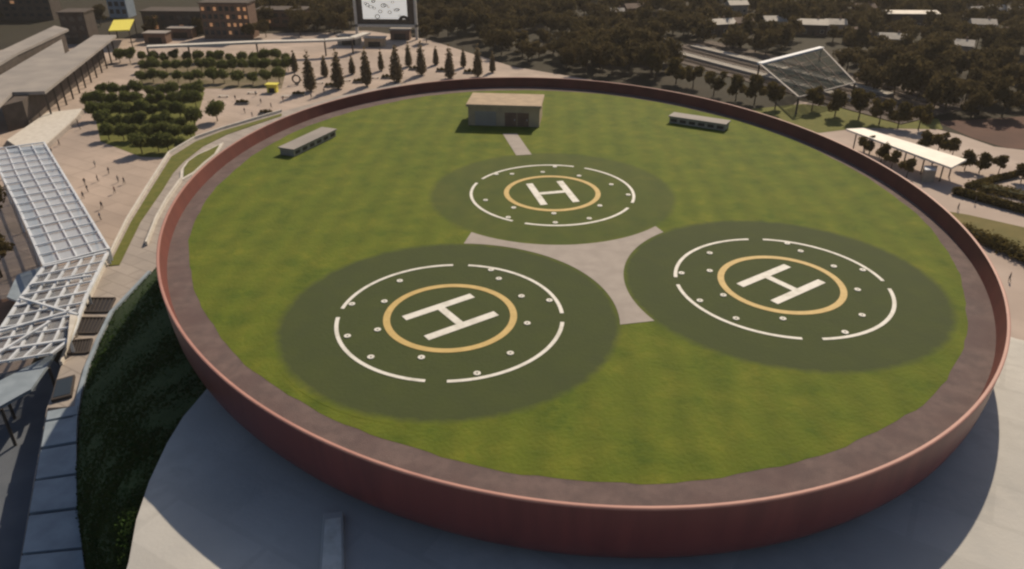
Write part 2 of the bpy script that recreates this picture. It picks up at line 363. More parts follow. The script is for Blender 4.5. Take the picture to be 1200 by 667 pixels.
lw = thing('low_wall', 'thin pale low wall running from the planter bed beside the rim', 'wall', (*wl[0], ZT))
for a, b in zip(wl[:-1], wl[1:]): MB().bar((*a, ZT+.4), (*b, ZT+.4), .35, .8).build('wall_section', m_kerb, lw)
# berm edge kerb
ek = thing('slope_kerb', 'pale blue kerb line at the foot of the dark green slope', 'kerb', (*bot[5], ZT))
for i in range(2, 8): MB().bar((bot[i][0]-.3, bot[i][1], ZT+.2), (bot[i+1][0]-.3, bot[i+1][1], ZT+.2), .5, .4).build('kerb_stone', m_panel, ek)
# dark vents on the terrace
for q_, lab in (([(101, 350), (135, 350), (127, 366), (95, 366)], 'largest dark vent grating on the terrace beside the lattice canopy'),
               ([(92, 373), (123, 373), (113, 391), (86, 391)], 'middle of the three dark vent gratings on the terrace'),
               ([(84, 400), (108, 398), (103, 414), (80, 415)], 'smallest dark vent grating beside the pointed canopy beam end')):
    q = atp(q_, ZT+.1); c = np.mean(q, 0); t = thing('vent_grating', lab, 'vent', (*c, ZT), 'dark vents on the terrace')
    MB().prism(q, ZT+.01, ZT+.12).build('opening', m_dark, t)
    for k in range(4):
        MB().bar((*q[k], ZT+.15), (*q[(k+1) % 4], ZT+.15), .25, .3).build('frame', m_dsteel, t)
    for k in range(1, 7):
        a = np.array(q[0])*(1-k/7)+np.array(q[1])*k/7; b = np.array(q[3])*(1-k/7)+np.array(q[2])*k/7
        MB().bar((*a, ZT+.16), (*b, ZT+.16), .12, .16).build('slat', m_dsteel, t)
q = atp([(66, 446), (88, 440), (84, 464), (60, 470)], ZT+.3); t = thing('dark_skylight', 'dark blue skylight on the terrace above the panelled strip', 'skylight', (*np.mean(q, 0), ZT))
MB().prism(q, ZT+.01, ZT+.45).build('frame', m_dsteel, t)
c = np.mean(q, 0); MB().prism([tuple(c+(np.array(p)-c)*.85) for p in q], ZT+.4, ZT+.5).build('pane', m_dglass, t)
# panelled strip
st = thing('panelled_roof_strip', 'tapering strip of blue grey roof panels with dark slits beside the green slope', 'roof', (*at(60, 570, ZT), ZT))
ys = [476, 489, 521, 558, 598, 645, 700, 770]
Lx = lambda y: 56-(y-476)*(34/191); Rx = lambda y: 91-1.5*math.sin((y-476)/130*math.pi)*(y < 606)+max(0, (y-600))*.12
for i, (y0, y1) in enumerate(zip(ys[:-1], ys[1:])):
    g = 1.2+.012*(y1-y0)
    q = atp([(Lx(y0+g), y0+g+5), (Rx(y0+g), y0+g-2), (Rx(y1-g), y1-g-2), (Lx(y1-g), y1-g+5)], ZT+.5)
    MB().prism(q, ZT+.05, ZT+.55+.04*(i % 2)).build('roof_panel', m_panel, st, bevel=.04)
q = atp([(Lx(476), 478), (Rx(476), 476), (Rx(770), 770), (Lx(770), 772)], ZT+.1); MB().prism(q, ZT+.01, ZT+.1).build('gutter', m_dark, st)

# ------------------------------------------------------------------ helipads on the roof lawn
ZP = ZD+.035
def ring(c, r0, r1, a0, a1, z0, z1, n):
    mb = MB(); full = abs(a1-a0-2*math.pi) < 1e-6; m_ = n if full else n+1; vs = []
    for k in range(m_):
        a = a0+(a1-a0)*k/n
        for r_, z in ((r0, z0), (r0, z1), (r1, z1), (r1, z0)): vs.append((c[0]+r_*math.cos(a), c[1]+r_*math.sin(a), z))
    fs = []
    for k in range(n):
        b = ((k+1) % m_)*4; a = k*4
        for i in (0, 1, 2): fs.append((a+i, b+i, b+i+1, a+i+1))
    if not full: fs += [(3, 2, 1, 0), (n*4, n*4+1, n*4+2, n*4+3)]
    return mb.add(vs, [f[::-1] for f in fs])
PADS = [((-9.37, -32.45), 0, 'dark green helipad with white H nearest the front left rim'),
        ((24.83, -24.01), 0, 'dark green helipad with white H at the right of the pale paving'),
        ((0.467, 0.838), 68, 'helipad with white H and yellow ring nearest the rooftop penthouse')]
MK = [(20, 10.9), (32, 8.5), (62, 9.55), (72, 11.1), (132, 9.9), (160.5, 7.9), (170, 10.95), (204, 7.65), (204.5, 10.7), (230.5, 10.4), (257, 8.05), (290, 10.85), (314.5, 9.4), (352, 8.1)]
RY, RW, RD = 6.22, 11.0, 16.45
for c, ph, lab in PADS:
    t = thing('helipad', lab, 'helipad', (*c, ZD), 'three rooftop helipads')
    d = MB(); vs = [(c[0], c[1], ZP)]; nn = 160
    for k in range(nn):
        a = 2*math.pi*k/nn; vs += [(c[0]+(RD+.6)*math.cos(a), c[1]+(RD+.6)*math.sin(a), ZP)]
    d.add(vs, [(0, 1+k, 1+(k+1) % nn) for k in range(nn)]).build('pad_surface', m_padflare if ph else m_pad, t)
    for g in (1, 91, 180, 271):
        a0 = R(g+ph+4.4); a1 = R(g+ph+90-4.4) if g != 91 else R(g+ph+89-4.4)
        ring(c, RW-.19, RW+.19, a0, a1, ZP, ZP+.03, 40).build('white_arc', m_white, t)
    ring(c, RY-.34, RY+.34, 0, 2*math.pi, ZP, ZP+.03, 96).build('yellow_ring', m_yel, t)
    a = R(38+ph); ux = np.array([math.cos(a), math.sin(a)]); uy = np.array([-ux[1], ux[0]])
    L, Wd, G = 3.95, .47, 2.2
    def P_(x, y): return tuple(np.array(c)+ux*x+uy*y)
    h = [P_(*p) for p in ((-L, -G-Wd), (L, -G-Wd), (L, -G+Wd), (Wd*.85, -G+Wd), (Wd*.85, G-Wd), (L, G-Wd), (L, G+Wd), (-L, G+Wd), (-L, G-Wd), (-Wd*.85, G-Wd), (-Wd*.85, -G+Wd), (-L, -G+Wd))]
    MB().prism(h, ZP+.004, ZP+.03).build('letter_h', m_white, t)
    for an, rr in MK:
        rr *= .947
        p = (c[0]+rr*math.cos(R(an+ph)), c[1]+rr*math.sin(R(an+ph)))
        li = ring(p, .1, .33, 0, 2*math.pi, ZP+.002, ZP+.07, 12).build('pad_light', m_white, t)
# three-armed paving between the pads
C = [np.array(p[0]) for p in PADS]
def arc(i, pa, pb):
    a0 = math.atan2(*(np.array(pa)-C[i])[::-1]); a1 = math.atan2(*(np.array(pb)-C[i])[::-1])
    d = (a1-a0+math.pi) % (2*math.pi)-math.pi
    return [tuple(C[i]+(RD+.12)*np.array((math.cos(a0+d*k/30), math.sin(a0+d*k/30)))) for k in range(31)]
star = arc(2, (-9.3, -12.7), (13.4, -9.9))+arc(1, (13.9, -11.4), (10.1, -32.7))+arc(0, (7.0, -33.3), (-9.8, -16.1))
structure('paved_apron', MB().prism(star, ZD+.0, ZD+.06), m_apron)
structure('access_path', MB().prism(atp([(589, 157), (606, 157), (623, 181.5), (605, 182.5)], ZD), ZD+.0, ZD+.06), m_apron)

# ------------------------------------------------------------------ rooftop penthouse and plant boxes
def quadbox(t, a, b, depth, z0, z1, name, m, grow=0.0, bevel=0.0):
    a = np.array(a); b = np.array(b); u = (b-a)/np.linalg.norm(b-a); v = np.array([-u[1], u[0]])
    q = [a-u*grow-v*grow, b+u*grow-v*grow, b+u*grow+v*(depth+grow), a-u*grow+v*(depth+grow)]
    return MB().prism([tuple(p) for p in q], z0, z1).build(name, m, t, bevel=bevel), u, v
pa, pb = at(549, 147, ZD), at(632, 149.5, ZD)
ph_ = thing('roof_penthouse', 'flat-roofed beige penthouse box standing at the back of the roof lawn', 'penthouse', (*pa, ZD))
_, u, v = quadbox(ph_, pa, pb, 7.2, ZD+.02, ZD+3.3, 'wall', m_beige, bevel=.04)
quadbox(ph_, pa, pb, 7.2, ZD+3.3, ZD+3.75, 'roof_slab', m_beige, grow=.3, bevel=.04)
LN = np.linalg.norm(np.array(pb)-np.array(pa)); pa_ = np.array(pa)
for x0, x1, z1, nm, mm in ((6.3, 8.3, 2.4, 'door', m_brick), (8.45, 10.4, 2.4, 'door', m_brick), (1.2, 4.8, 2.5, 'louver', m_roofgrey)):
    o = MB().prism([tuple(pa_+u*x-v*k) for x, k in ((x0, .08), (x1, .08), (x1, -.05), (x0, -.05))], ZD+.1, ZD+z1).build(nm, mm, ph_)
    if nm == 'door': MB().box((*(pa_+u*(x1-.3)-v*.13), ZD+1.1), (.1, .1, .25)).build('handle', m_wsteel, o)
    else:
        for k in range(7): MB().bar((*(pa_+u*x0-v*.12), ZD+.4+k*.3), (*(pa_+u*x1-v*.12), ZD+.4+k*.3), .1, .1).build('slat', m_conc, o)
def unit(a, b, dep, h, lab):
    t = thing('equipment_unit', lab, 'plant box', (*a, ZD), 'low equipment boxes on the roof lawn')
    _, u, v = quadbox(t, a, b, dep, ZD+.02, ZD+h, 'casing', m_conc, bevel=.04)
    quadbox(t, a, b, dep, ZD+h, ZD+h+.22, 'lid', m_roofgrey, grow=.18, bevel=.04)
    L_ = np.linalg.norm(np.array(b)-np.array(a)); nn = int(L_//1.6)
    for k in range(nn):
        x = (k+.5)*L_/nn
        MB().prism([tuple(np.array(a)+u*(x+i)-v*j) for i, j in ((-.55, .05), (.55, .05), (.55, -.05), (-.55, -.05))], ZD+.3, ZD+h-.25).build('grille', m_dsteel, t)
unit(at(345, 184, ZD), at(394, 160, ZD), 2.6, 1.05, 'low grey equipment box on the lawn near the left red rim')
unit(at(784, 144, ZD), at(849, 154, ZD), 2.4, 1.05, 'low grey equipment box on the lawn near the right back rim')

# ------------------------------------------------------------------ vegetation
def crown_mesh(name, seed, n, ctrs, leaf, mats_):
    g = np.random.default_rng(seed); V = []; 
    w_ = np.array([c[3]**3 for c in ctrs]); w_ /= w_.sum()
    idx = g.choice(len(ctrs), n, p=w_)
    cc = np.array(ctrs)[idx]
    d = g.normal(size=(n, 3)); d /= np.linalg.norm(d, axis=1, keepdims=True)
    rr = cc[:, 3:4]*(g.random((n, 1))**.33)*(1+.14*g.normal(size=(n, 1)))
    p = cc[:, :3]+d*rr*np.array([1, 1, .9])
    a = g.normal(size=(n, 3)); a /= np.linalg.norm(a, axis=1, keepdims=True)
    b = np.cross(a, d); b /= np.linalg.norm(b, axis=1, keepdims=True)+1e-6
    s = leaf*(.6+.8*g.random((n, 1)))
    v = np.stack([p-a*s-b*s*.5, p+a*s*.2-b*s*.8, p+a*s+b*s*.4, p-a*s*.1+b*s*.8], 1).reshape(-1, 3)
    return v
def mesh_quads(name, v, m):
    me = bpy.data.meshes.new(name); nq = len(v)//4
    me.vertices.add(len(v)); me.vertices.foreach_set('co', v.astype(np.float32).ravel())
    me.loops.add(nq*4); me.loops.foreach_set('vertex_index', np.arange(nq*4, dtype=np.int32))
    me.polygons.add(nq); me.polygons.foreach_set('loop_start', np.arange(0, nq*4, 4, dtype=np.int32))
    me.update(calc_edges=True); me.validate(); me.materials.append(m)
    return me
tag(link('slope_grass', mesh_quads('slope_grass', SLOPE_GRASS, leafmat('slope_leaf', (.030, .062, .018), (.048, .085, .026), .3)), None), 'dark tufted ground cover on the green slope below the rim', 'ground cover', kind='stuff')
l_plaza = leafmat('plaza_leaf', (.11, .13, .045), (.16, .175, .06), .45)
l_wood = leafmat('wood_leaf', (.075, .062, .030), (.115, .088, .042), .4)
l_cyp = leafmat('cypress_leaf', (.15, .12, .075), (.20, .16, .10), .45)
l_right = leafmat('right_leaf', (.085, .07, .026), (.13, .10, .034), .4)
def tree_proto(seed, H, r, leafm, n, leaf, kind='round'):
    g = random.Random(seed); ctrs = []
    if kind == 'round':
        zc = H-r*1.0; ctrs.append((0, 0, zc, r*.78))
        for k in range(6):
            a = g.random()*6.28; ctrs.append((math.cos(a)*r*.5, math.sin(a)*r*.5, zc+g.uniform(-.35, .4)*r, r*g.uniform(.4, .58)))
    elif kind == 'column':
        for k in range(7):
            u = k/6; ctrs.append((g.uniform(-.1, .1), g.uniform(-.1, .1), H*(.16+.76*u), r*(1.05-.75*u**1.6)))
    else:
        zc = H*.62; 
        for k in range(10):
            a = g.random()*6.28; q = g.uniform(.15, .75)*r; ctrs.append((math.cos(a)*q, math.sin(a)*q, zc+g.uniform(-.3, .33)*H*.8, r*g.uniform(.32, .55)))
    v = crown_mesh('c', seed, n, ctrs, leaf, None)
    cm = mesh_quads('crown', v, leafm)
    t = MB(); th = H*(.55 if kind != 'column' else .8)
    t.tube([(0, 0, -.1), (.03*H*.2, 0, th*.5), (0, .02*H*.3, th)], [H*.026, H*.018, H*.009])
    for k in range(5):
        a = k*1.26+g.random()*.5; z = th*g.uniform(.5, .8); L_ = r*.6
        t.tube([(0, 0, z), (math.cos(a)*L_*.5, math.sin(a)*L_*.5, z+L_*.45), (math.cos(a)*L_, math.sin(a)*L_, z+L_*1.0)], [H*.011, H*.008, H*.004], 5)
    tm = bpy.data.meshes.new('trunk'); tm.from_pydata(t.v, [], t.f); tm.materials.append(m_trunk)
    return tm, cm, v
def plant(protos, name, label, xy, s=1.0, group=None, cat='tree', z=0.0, sz=1.0):
    tm, cm, _ = random.choice(protos)
    o = bpy.data.objects.new(name, None); COL.objects.link(o); tag(o, label, cat, group)
    o.location = (*xy, z); o.rotation_euler[2] = random.random()*6.28; o.scale = (s, s, s*sz)
    link('trunk', tm, None, o); link('crown', cm, None, o)
    return o
P_round = [tree_proto(10+k, 6.0, 2.5, l_plaza, 1900, .25) for k in range(4)]
P_col = [tree_proto(30+k, 10.5+k*.7, 1.7+.2*(k % 3), l_cyp, 1500, .34, 'column') for k in range(5)]
P_right = [tree_proto(40+k, 7.5, 3.0, l_right, 1700, .3, 'spread') for k in range(4)]
P_big = [tree_proto(60+k, 12.0, 5.2, l_wood, 1700, .5, 'spread') for k in range(5)]
# upper and lower grove, rows as the photograph shows them
rows_ = ((74, range(142, 345, 13), 0), (85, range(170, 340, 13), 0), (98, [166, 180, 194, 208, 222, 236, 250, 264, 280, 296, 312, 327], 0),
         (115, range(120, 236, 14), 1), (126, range(106, 236, 14), 1), (139, range(112, 220, 14), 1), (152, range(122, 222, 15), 1), (165, range(128, 226, 16), 1), (179, range(168, 230, 16), 1))
for r_i, (y, xs, nr) in enumerate(rows_):
    for c_i, x in enumerate(xs):
        plant(P_round, 'plaza_tree', '%s round tree from the left, %s row, %s' % (ORD[c_i], ORD[r_i-3*nr], ('far plaza grove below the skywalk', 'near plaza grove by the colonnade')[nr]),
              at(x+random.uniform(-2.5, 2.5), y+random.uniform(-1.5, 1.5)), random.uniform(.72, 1.02), ('far grove', 'near grove')[nr])
structure('grove_lawn', MB().sheet(atp([(100, 122), (240, 108), (228, 150), (232, 186), (165, 184), (118, 166), (112, 140)]), .05), m_strip)
structure('far_grove_lawn', MB().sheet(atp([(165, 66), (340, 66), (330, 104), (240, 104), (162, 104)]), .05), mat('grove_ground', (.10, .09, .04), .95, (.2, .16, .11), .15, .3))
plant(P_round, 'plaza_tree', 'round dark tree alone on the pink paving, left of a matching pair', at(229, 149), 1.08)
plant(P_round, 'plaza_tree', 'round dark tree alone on the pink paving, right of a matching pair', at(255, 142), 1.1)
for k, (x, y) in enumerate(((364, 107), (397, 104), (430, 101), (465, 96), (494, 88), (527, 92), (560, 90))):
    plant(P_col, 'columnar_tree', ['leftmost', 'second from left', 'third from left', 'middle', 'fifth from left', 'sixth from left', 'rightmost'][k]+' of the columnar trees along the back rim plaza', at(x, y), random.uniform(1.0, 1.15)*(.8 if k > 3 else 1), 'columnar trees behind the rim')
for k, (x, y) in enumerate(((346, 84), (381, 90), (413, 87), (447, 83), (479, 78), (511, 76), (543, 79), (577, 85))):
    plant(P_col, 'columnar_tree', ORD[k]+' from the left of the shorter columnar trees in the second row', at(x, y), random.uniform(.55, .75), 'shorter columnar trees')
RT = [(768, 93), (792, 99), (812, 103), (836, 112), (862, 118), (884, 122), (908, 128), (951, 130), (978, 137), (1006, 140), (1030, 146), (1052, 150), (1076, 152), (1083, 178), (1098, 181), (1116, 182), (1130, 200), (1147, 203), (1170, 203), (1196, 214), (1216, 205), (1012, 182), (1032, 190), (1062, 208), (1044, 198)]
for near in (False, True):
    for k, (x, y) in enumerate(sorted(p for p in RT if (p[1] > 170) == near)):
        plant(P_right, 'verge_tree', '%s from the left of the %s' % (ORD[k], 'small dark trees around the white shelter roof' if near else 'dark bushy trees between the red rim and the railway'),
              at(x, y), random.uniform(.62, .8) if near else random.uniform(.95, 1.3), 'concourse trees' if near else 'trees along the verge')
for x, y, s, lab in ((2, 325, 1.0, 'large dark tree at the left photo edge beside the lattice canopy'), (-14, 268, .95, 'large dark tree at the left photo edge, the farther of two')):
    plant(P_big, 'large_tree', lab, at(x, y), s*.8)
for k, (x, y, lab) in enumerate(((178, 44, 'brown tree between the yellow canopy and the brown stall'), (232, 42, 'brown tree left of the warm lit building'), (296, 46, 'brown tree right of the warm lit building'), (312, 44, 'brown tree behind the middle of the skywalk'), (352, 42, 'brown tree behind the skywalk left of the big screen'), (118, 30, 'brown tree left of the yellow canopy'), (392, 40, 'brown tree nearest the left leg of the big screen'), (500, 50, 'brown tree nearest the right leg of the big screen'))):
    plant(P_big, 'large_tree', lab, at(x, y), random.uniform(.55, .75))
# the wood behind: one mass
houses = [(838, 40, 15, 6, 0.35, 0, 'house with bright pale roof and dark wall above the railway tracks'), (868, 38, 8, 6, .2, 1, 'small house with pale gable right of the dark-walled house'),
          (905, 36, 9, 6, .1, 0, 'pale roofed shed left of the long white roofed house'), (946, 40, 14, 7, -.15, 0, 'long white roofed house behind the glass station roof'), (976, 40, 8, 6, -.1, 0, 'small white roofed house beside the long white roofed house'),
          (1002, 50, 8, 6, .3, 1, 'pale house between dark trees right of the station roof'), (1042, 58, 9, 6, -.2, 0, 'white gabled house in front of the brown hall'), (1062, 32, 22, 9, .0, 2, 'large brown hall with long pale roof edge among the trees'),
          (1120, 66, 9, 6, -.4, 0, 'pale roofed house right of the brown hall'), (1140, 24, 7, 5, .4, 0, 'tiny pale house at the top right, leftmost of three'), (1163, 22, 7, 5, .0, 0, 'tiny pale house at the top right, middle of three'),
          (1187, 24, 7, 5, -.3, 0, 'tiny pale house at the top right, rightmost of three'), (1148, 40, 9, 6, -.2, 0, 'pale roofed house below the three tiny houses'), (1184, 50, 8, 6, .2, 1, 'brown roofed house near the right photo edge'),
          (742, 20, 9, 6, .3, 1, 'brown roofed house alone among trees above the rim'), (722, 26, 6, 5, .1, 0, 'tiny pale shed left of the brown roofed house'), (862, 16, 9, 6, .2, 0, 'pale roofed house at the top centre right'), (1010, 20, 9, 6, .1, 1, 'brown roofed house left of the large brown hall')]
hxy = [at(h[0], h[1]) for h in houses]
wood_px = [[(495, -60), (1500, -60), (1500, 130), (1240, 140), (1200, 138), (1110, 140), (1040, 118), (1002, 100), (962, 52), (890, 66), (790, 50), (765, 62), (800, 92), (770, 94), (700, 86), (640, 80), (600, 68), (560, 58), (500, 40)],
           [(-400, -40), (60, -40), (60, 8), (-60, 40), (-400, 110)], [(60, -60), (500, -60), (500, -8), (60, -8)], [(495, -8), (520, 44), (500, 44), (492, 25)],
           [(290, 8), (418, 8), (418, 38), (292, 38)], [(1150, 205), (1300, 190), (1300, 245), (1200, 232)]]
big = []; cnt = 0; placed = []
vt = [p[2] for p in P_big]
lowv = [v.reshape(-1, 4, 3)[::3].reshape(-1, 3) for v in vt]; vt = [v.reshape(-1, 4, 3)[:1000].reshape(-1, 3) for v in vt]
tries = 0
while cnt < 1700 and tries < 150000:
    tries += 1
    x = rng.uniform(-330, 420); y = rng.uniform(95, 620)
    p = pix(x, y)
    if not (-90 < p[0] < 1290 and p[1] > -32): continue
    if not any(inpoly(p, q) for q in wood_px): continue
    if y > 430 and rng.random() < .3: continue
    if any((x-a)**2+(y-b+7)**2 < 11**2 for a, b in hxy): continue
    if any((x-a)**2+(y-b)**2 < 4.6**2 for a, b in placed): continue
    placed.append((x, y)); cnt += 1
    s = rng.uniform(.6, 1.05); v = (vt if y < 330 else lowv)[rng.integers(5)]*np.array([s, s, s*rng.uniform(.8, 1.1)]); a = rng.uniform(0, 6.28)
    ca, sa = math.cos(a), math.sin(a)
    big.append(np.c_[v[:, 0]*ca-v[:, 1]*sa+x, v[:, 0]*sa+v[:, 1]*ca+y, v[:, 2]-.6])
wood = link('woodland', mesh_quads('woodland', np.concatenate(big), l_wood), None)
tag(wood, 'dark brown green wood filling the background behind the arena', 'woodland', kind='stuff')
tks = MB()
for x, y in placed: tks.tube([(x, y, -.1), (x, y, 5.0)], [.25, .14], 5)
tks.build('trunks', m_trunk, wood); 
wood.children[0]['kind'] = 'stuff'
# hedges on the right
def hedge(pts, wd, h, lab):
    w_ = atp(pts); o = MB()
    t = thing('hedge', lab, 'hedge', (*w_[0], 0)); ctr_ = []
    for a, b in zip(w_[:-1], w_[1:]):
        L_ = math.dist(a, b); k = max(2, int(L_/(wd*.5)))
        for i in range(k+1): ctr_.append((a[0]+(b[0]-a[0])*i/k-w_[0][0], a[1]+(b[1]-a[1])*i/k-w_[0][1], h*.5, wd*.55))
    n_ = int(len(ctr_)*420); v = crown_mesh('h', len(pts), n_, ctr_, .28, None); v[:, 2] = np.clip(v[:, 2]*h/(wd*1.1)+h*.1, 0, h*1.2)
    co = MB()
    for a, b in zip(w_[:-1], w_[1:]): co.bar((*a, h*.26), (*b, h*.26), wd*.45, h*.5)
    co.build('hedge_core', m_hedge, t)
    link('foliage', mesh_quads('foliage', v, l_right), None, t)
hedge([(1122, 228), (1150, 236), (1215, 254)], 2.2, 1.8, 'dark clipped hedge line along the pink concourse')
hedge([(1135, 221), (1168, 212), (1190, 207)], 1.6, 1.4, 'short dark hedge running towards the large right trees')
hedge([(1130, 274), (1165, 288), (1215, 312)], 4.5, 2.5, 'thick dark hedge bank below the dry grass near the rim')
hedge([(1150, 222), (1180, 228), (1225, 238)], 6.0, 2.2, 'wide green shrub bed at the right photo edge')

# ------------------------------------------------------------------ houses
def house(xy, L_, Wd, rz, style, lab, grp='houses in the wood'):
    t = thing('house', lab, 'house', (*xy, 0), grp, rz, local=True)
    h = 4.5 if style != 2 else 6.5; rh = 1.8 if style != 2 else .8
    wm = m_wall2 if style == 2 or L_ > 12 else (m_brick if style == 1 else m_wall); rm = m_broof if style == 1 else m_hroof
    MB().box((0, 0, -.1), (L_, Wd, h+.1)).build('wall', wm, t)
    o = .5; x, y = L_/2+o, Wd/2+o
    rf = MB().add([(-x, -y, h-.2), (x, -y, h-.2), (x, y, h-.2), (-x, y, h-.2), (-x, 0, h+rh), (x, 0, h+rh), (-x, -y, h), (x, -y, h), (x, y, h), (-x, y, h)],
                  [(3, 2, 1, 0), (0, 1, 7, 6), (6, 7, 5, 4), (2, 3, 9, 8), (8, 9, 4, 5), (1, 2, 8, 5, 7), (3, 0, 6, 4, 9)]).build('roof', rm, t)
    if style != 2: MB().box((L_*.25, .8, h+.6), (.7, .7, 1.9)).build('chimney', m_brick, rf)
    k = max(2, int(L_//3))
    for i in range(k):
        xx = -L_/2+(i+.5)*L_/k
        if i == k//2: MB().box((xx, -Wd/2-.03, .02), (1.0, .12, 2.1)).build('door', m_dark, t)
        else:
            f = MB().box((xx, -Wd/2-.03, 1.0), (1.5, .1, 1.4)).build('window', m_kerb, t)
            MB().box((xx, -Wd/2-.07, 1.1), (1.25, .1, 1.2)).build('pane', m_dglass, f)
for (px, py, L_, Wd, rz, st_, lab), xy in zip(houses, hxy): house(xy, L_, Wd, rz, st_, lab)

# ------------------------------------------------------------------ railway and station
ra = np.array(at(770, 64)); rb = np.array(at(960, 116)); ru = (rb-ra)/np.linalg.norm(rb-ra); rv = np.array([-ru[1], ru[0]])
if rv[1] < 0: rv = -rv
r0, r1 = ra-ru*8, rb+ru*30
structure('railway_bed', MB().prism([tuple(r0-rv*3), tuple(r1-rv*3), tuple(r1+rv*36), tuple(r0+rv*36)], .0, .25), m_ballast)
slp = MB(); slp.box((0, 0, .25), (.26, 2.5, .14)); 
for k, off in enumerate((1.5, 10, 15, 24, 29)):
    t = thing('railway_track', ['railway track nearest the arena rim', 'second railway track from the arena rim', 'middle railway track of the five', 'fourth railway track from the arena rim', 'railway track farthest from the arena'][k], 'railway track', (*(r0+rv*off), .25), 'railway tracks')
    for s_ in (-.72, .72): MB().bar((*(r0+rv*(off+s_)), .5), (*(r1+rv*(off+s_)), .5), .14, .18).build('rail', m_rail, t)
    sp = MB(); L_ = np.linalg.norm(r1-r0); an = math.atan2(ru[1], ru[0])
    for i in range(int(L_/.8)): sp.box((*(r0+ru*(i*.8+.3)+rv*off), .26), (.26, 2.5, .14), an)
    tag(sp.build('sleepers', m_trunk, t), kind='stuff')
for k, off in enumerate((4.6, 18.6)):
    t = thing('station_platform', ['pale narrow platform between the two tracks nearest the rim', 'pale platform strip between the farther railway tracks'][k], 'platform', (*(r0+rv*off), .25), 'station platforms')
    a, b = r0+ru*6, r1-ru*20
    MB().prism([tuple(a+rv*off), tuple(b+rv*off), tuple(b+rv*(off+3.2)), tuple(a+rv*(off+3.2))], .2, 1.1).build('slab', m_conc, t)
    for o_ in (.2, 3.0): MB().bar((*(a+rv*(off+o_)), 1.12), (*(b+rv*(off+o_)), 1.12), .4, .1).build('edge_stone', m_kerb, t)
zs = 5.0
hq = atp([(890, 75), (963, 56), (1002, 97), (936, 114)], zs); hc = np.mean(hq, 0)
hall = thing('station_hall', 'glass roofed station hall with pale frame over the railway', 'station', (*hc, 0))
edgew = [(1.9, .7), (.5, .35), (.4, .3), (.6, .35)]
for k in range(4): MB().bar((*hq[k], zs), (*hq[(k+1) % 4], zs), edgew[k][0], edgew[k][1]).build('roof_beam', m_wsteel if k == 0 else m_roofgrey, hall)
for k in range(4): MB().tube([(*hq[k], 0), (*hq[k], zs-.3)], .3).build('column', m_dsteel, hall)
a, b, c, d = [np.array(p) for p in hq]
NX, NY = 6, 4
def bl(u_, v_): return a*(1-u_)*(1-v_)+b*u_*(1-v_)+c*u_*v_+d*(1-u_)*v_
for i in range(NX):
    for j in range(NY):
        g = .015; q = [tuple(bl(*p)) for p in ((i/NX+g, j/NY+g), ((i+1)/NX-g, j/NY+g), ((i+1)/NX-g, (j+1)/NY-g), (i/NX+g, (j+1)/NY-g))]
        MB().prism(q, zs-.25, zs-.2).build('pane', m_hall, hall)
for i in range(1, NX): MB().bar((*bl(i/NX, 0), zs-.25), (*bl(i/NX, 1), zs-.25), .16, .24).build('rafter', m_wall2, hall)
# white platform roof on the concourse
zp = 4.5
pq = atp([(991, 151), (1012, 150), (1133, 187), (1115, 196.5)], zp); pc = np.mean(pq, 0)
pr = thing('shelter_roof', 'long bright white flat shelter roof on the concourse right of the rim', 'shelter', (*pc, 0))
MB().prism(pq, zp-.45, zp).build('roof', mat('bright_roof', (.80, .76, .68), .6, (.7, .66, .6), .3), pr, bevel=.05)
for k in range(6):
    for e in (.2, .8):
        f = (k+.5)/6; p = (np.array(pq[0])*(1-f)+np.array(pq[3])*f)*(1-e)+(np.array(pq[1])*(1-f)+np.array(pq[2])*f)*e
        MB().tube([(*p, 0), (*p, zp-.4)], .16).build('post', m_dsteel, pr)
q = atp([(1083, 194), (1099, 194), (1098, 199), (1084, 199)], 3)
t = thing('ticket_kiosk', 'small white kiosk in front of the white shelter roof', 'kiosk', (*np.mean(q, 0), 0)); MB().prism(q, 0, 2.7).build('wall', m_wall, t); MB().prism(q, 2.75, 3.0).build('roof', m_wsteel, t)

# ------------------------------------------------------------------ left: colonnade hall, skywalk, kiosk, platform
zc = 8.0
cq = atp([(-60, 118), (0, 88), (72, 46), (76, 63), (110, 41), (136, 41), (52, 107), (14, 108), (-70, 190)], zc)
ch = thing('colonnade_hall', 'long grey flat-roofed hall with slim dark columns along the plaza', 'hall', (*cq[6], 0))
MB().prism(cq, zc-.9, zc).build('roof', m_roofgrey, ch, bevel=.06)
e0, e1 = np.array(cq[6]), np.array(cq[5])
inn = (np.mean(cq, 0)-(e0+e1)/2); inn /= np.linalg.norm(inn)
for k in range(12):
    p = e0+(e1-e0)*(k+.3)/12+inn*.8; MB().tube([(*p, 0), (*p, zc-.9)], .26).build('column', m_dsteel, ch)
wv = [e0+inn*7, e1+inn*7]; MB().prism([tuple(wv[0]), tuple(wv[1]), tuple(wv[1]+inn*6), tuple(wv[0]+inn*6)], 0, zc-.95).build('wall', m_wall2, ch)
q = atp([(-40, 78), (4, 58), (64, 30), (80, 34), (20, 62), (-30, 92)], 9)
t = thing('annex_roof', 'lower grey roof annex behind the colonnade hall', 'building', (*np.mean(q, 0), 0)); MB().prism(q, 8.2, 9).build('roof', m_roofgrey, t); cq_ = np.mean(q, 0)
MB().prism([tuple(cq_+(np.array(p)-cq_)*.9) for p in q], 0, 8.2).build('wall', m_wall2, t)
zk = 6.0
t = thing('skywalk', 'long thin pale elevated walkway behind the plaza grove', 'walkway', (*at(300, 55), 0))
sp_ = atp([(172, 54), (220, 52), (300, 48.5), (380, 46.5), (412, 44), (430, 38)], zk)
for a, b in zip(sp_[:-1], sp_[1:]): MB().bar((*a, zk-.3), (*b, zk-.3), 3.2, .7).build('deck', m_kerb, t)
for a in sp_[:-1]: MB().tube([(*a, 0), (*a, zk-.6)], .3).build('column', m_dsteel, t)
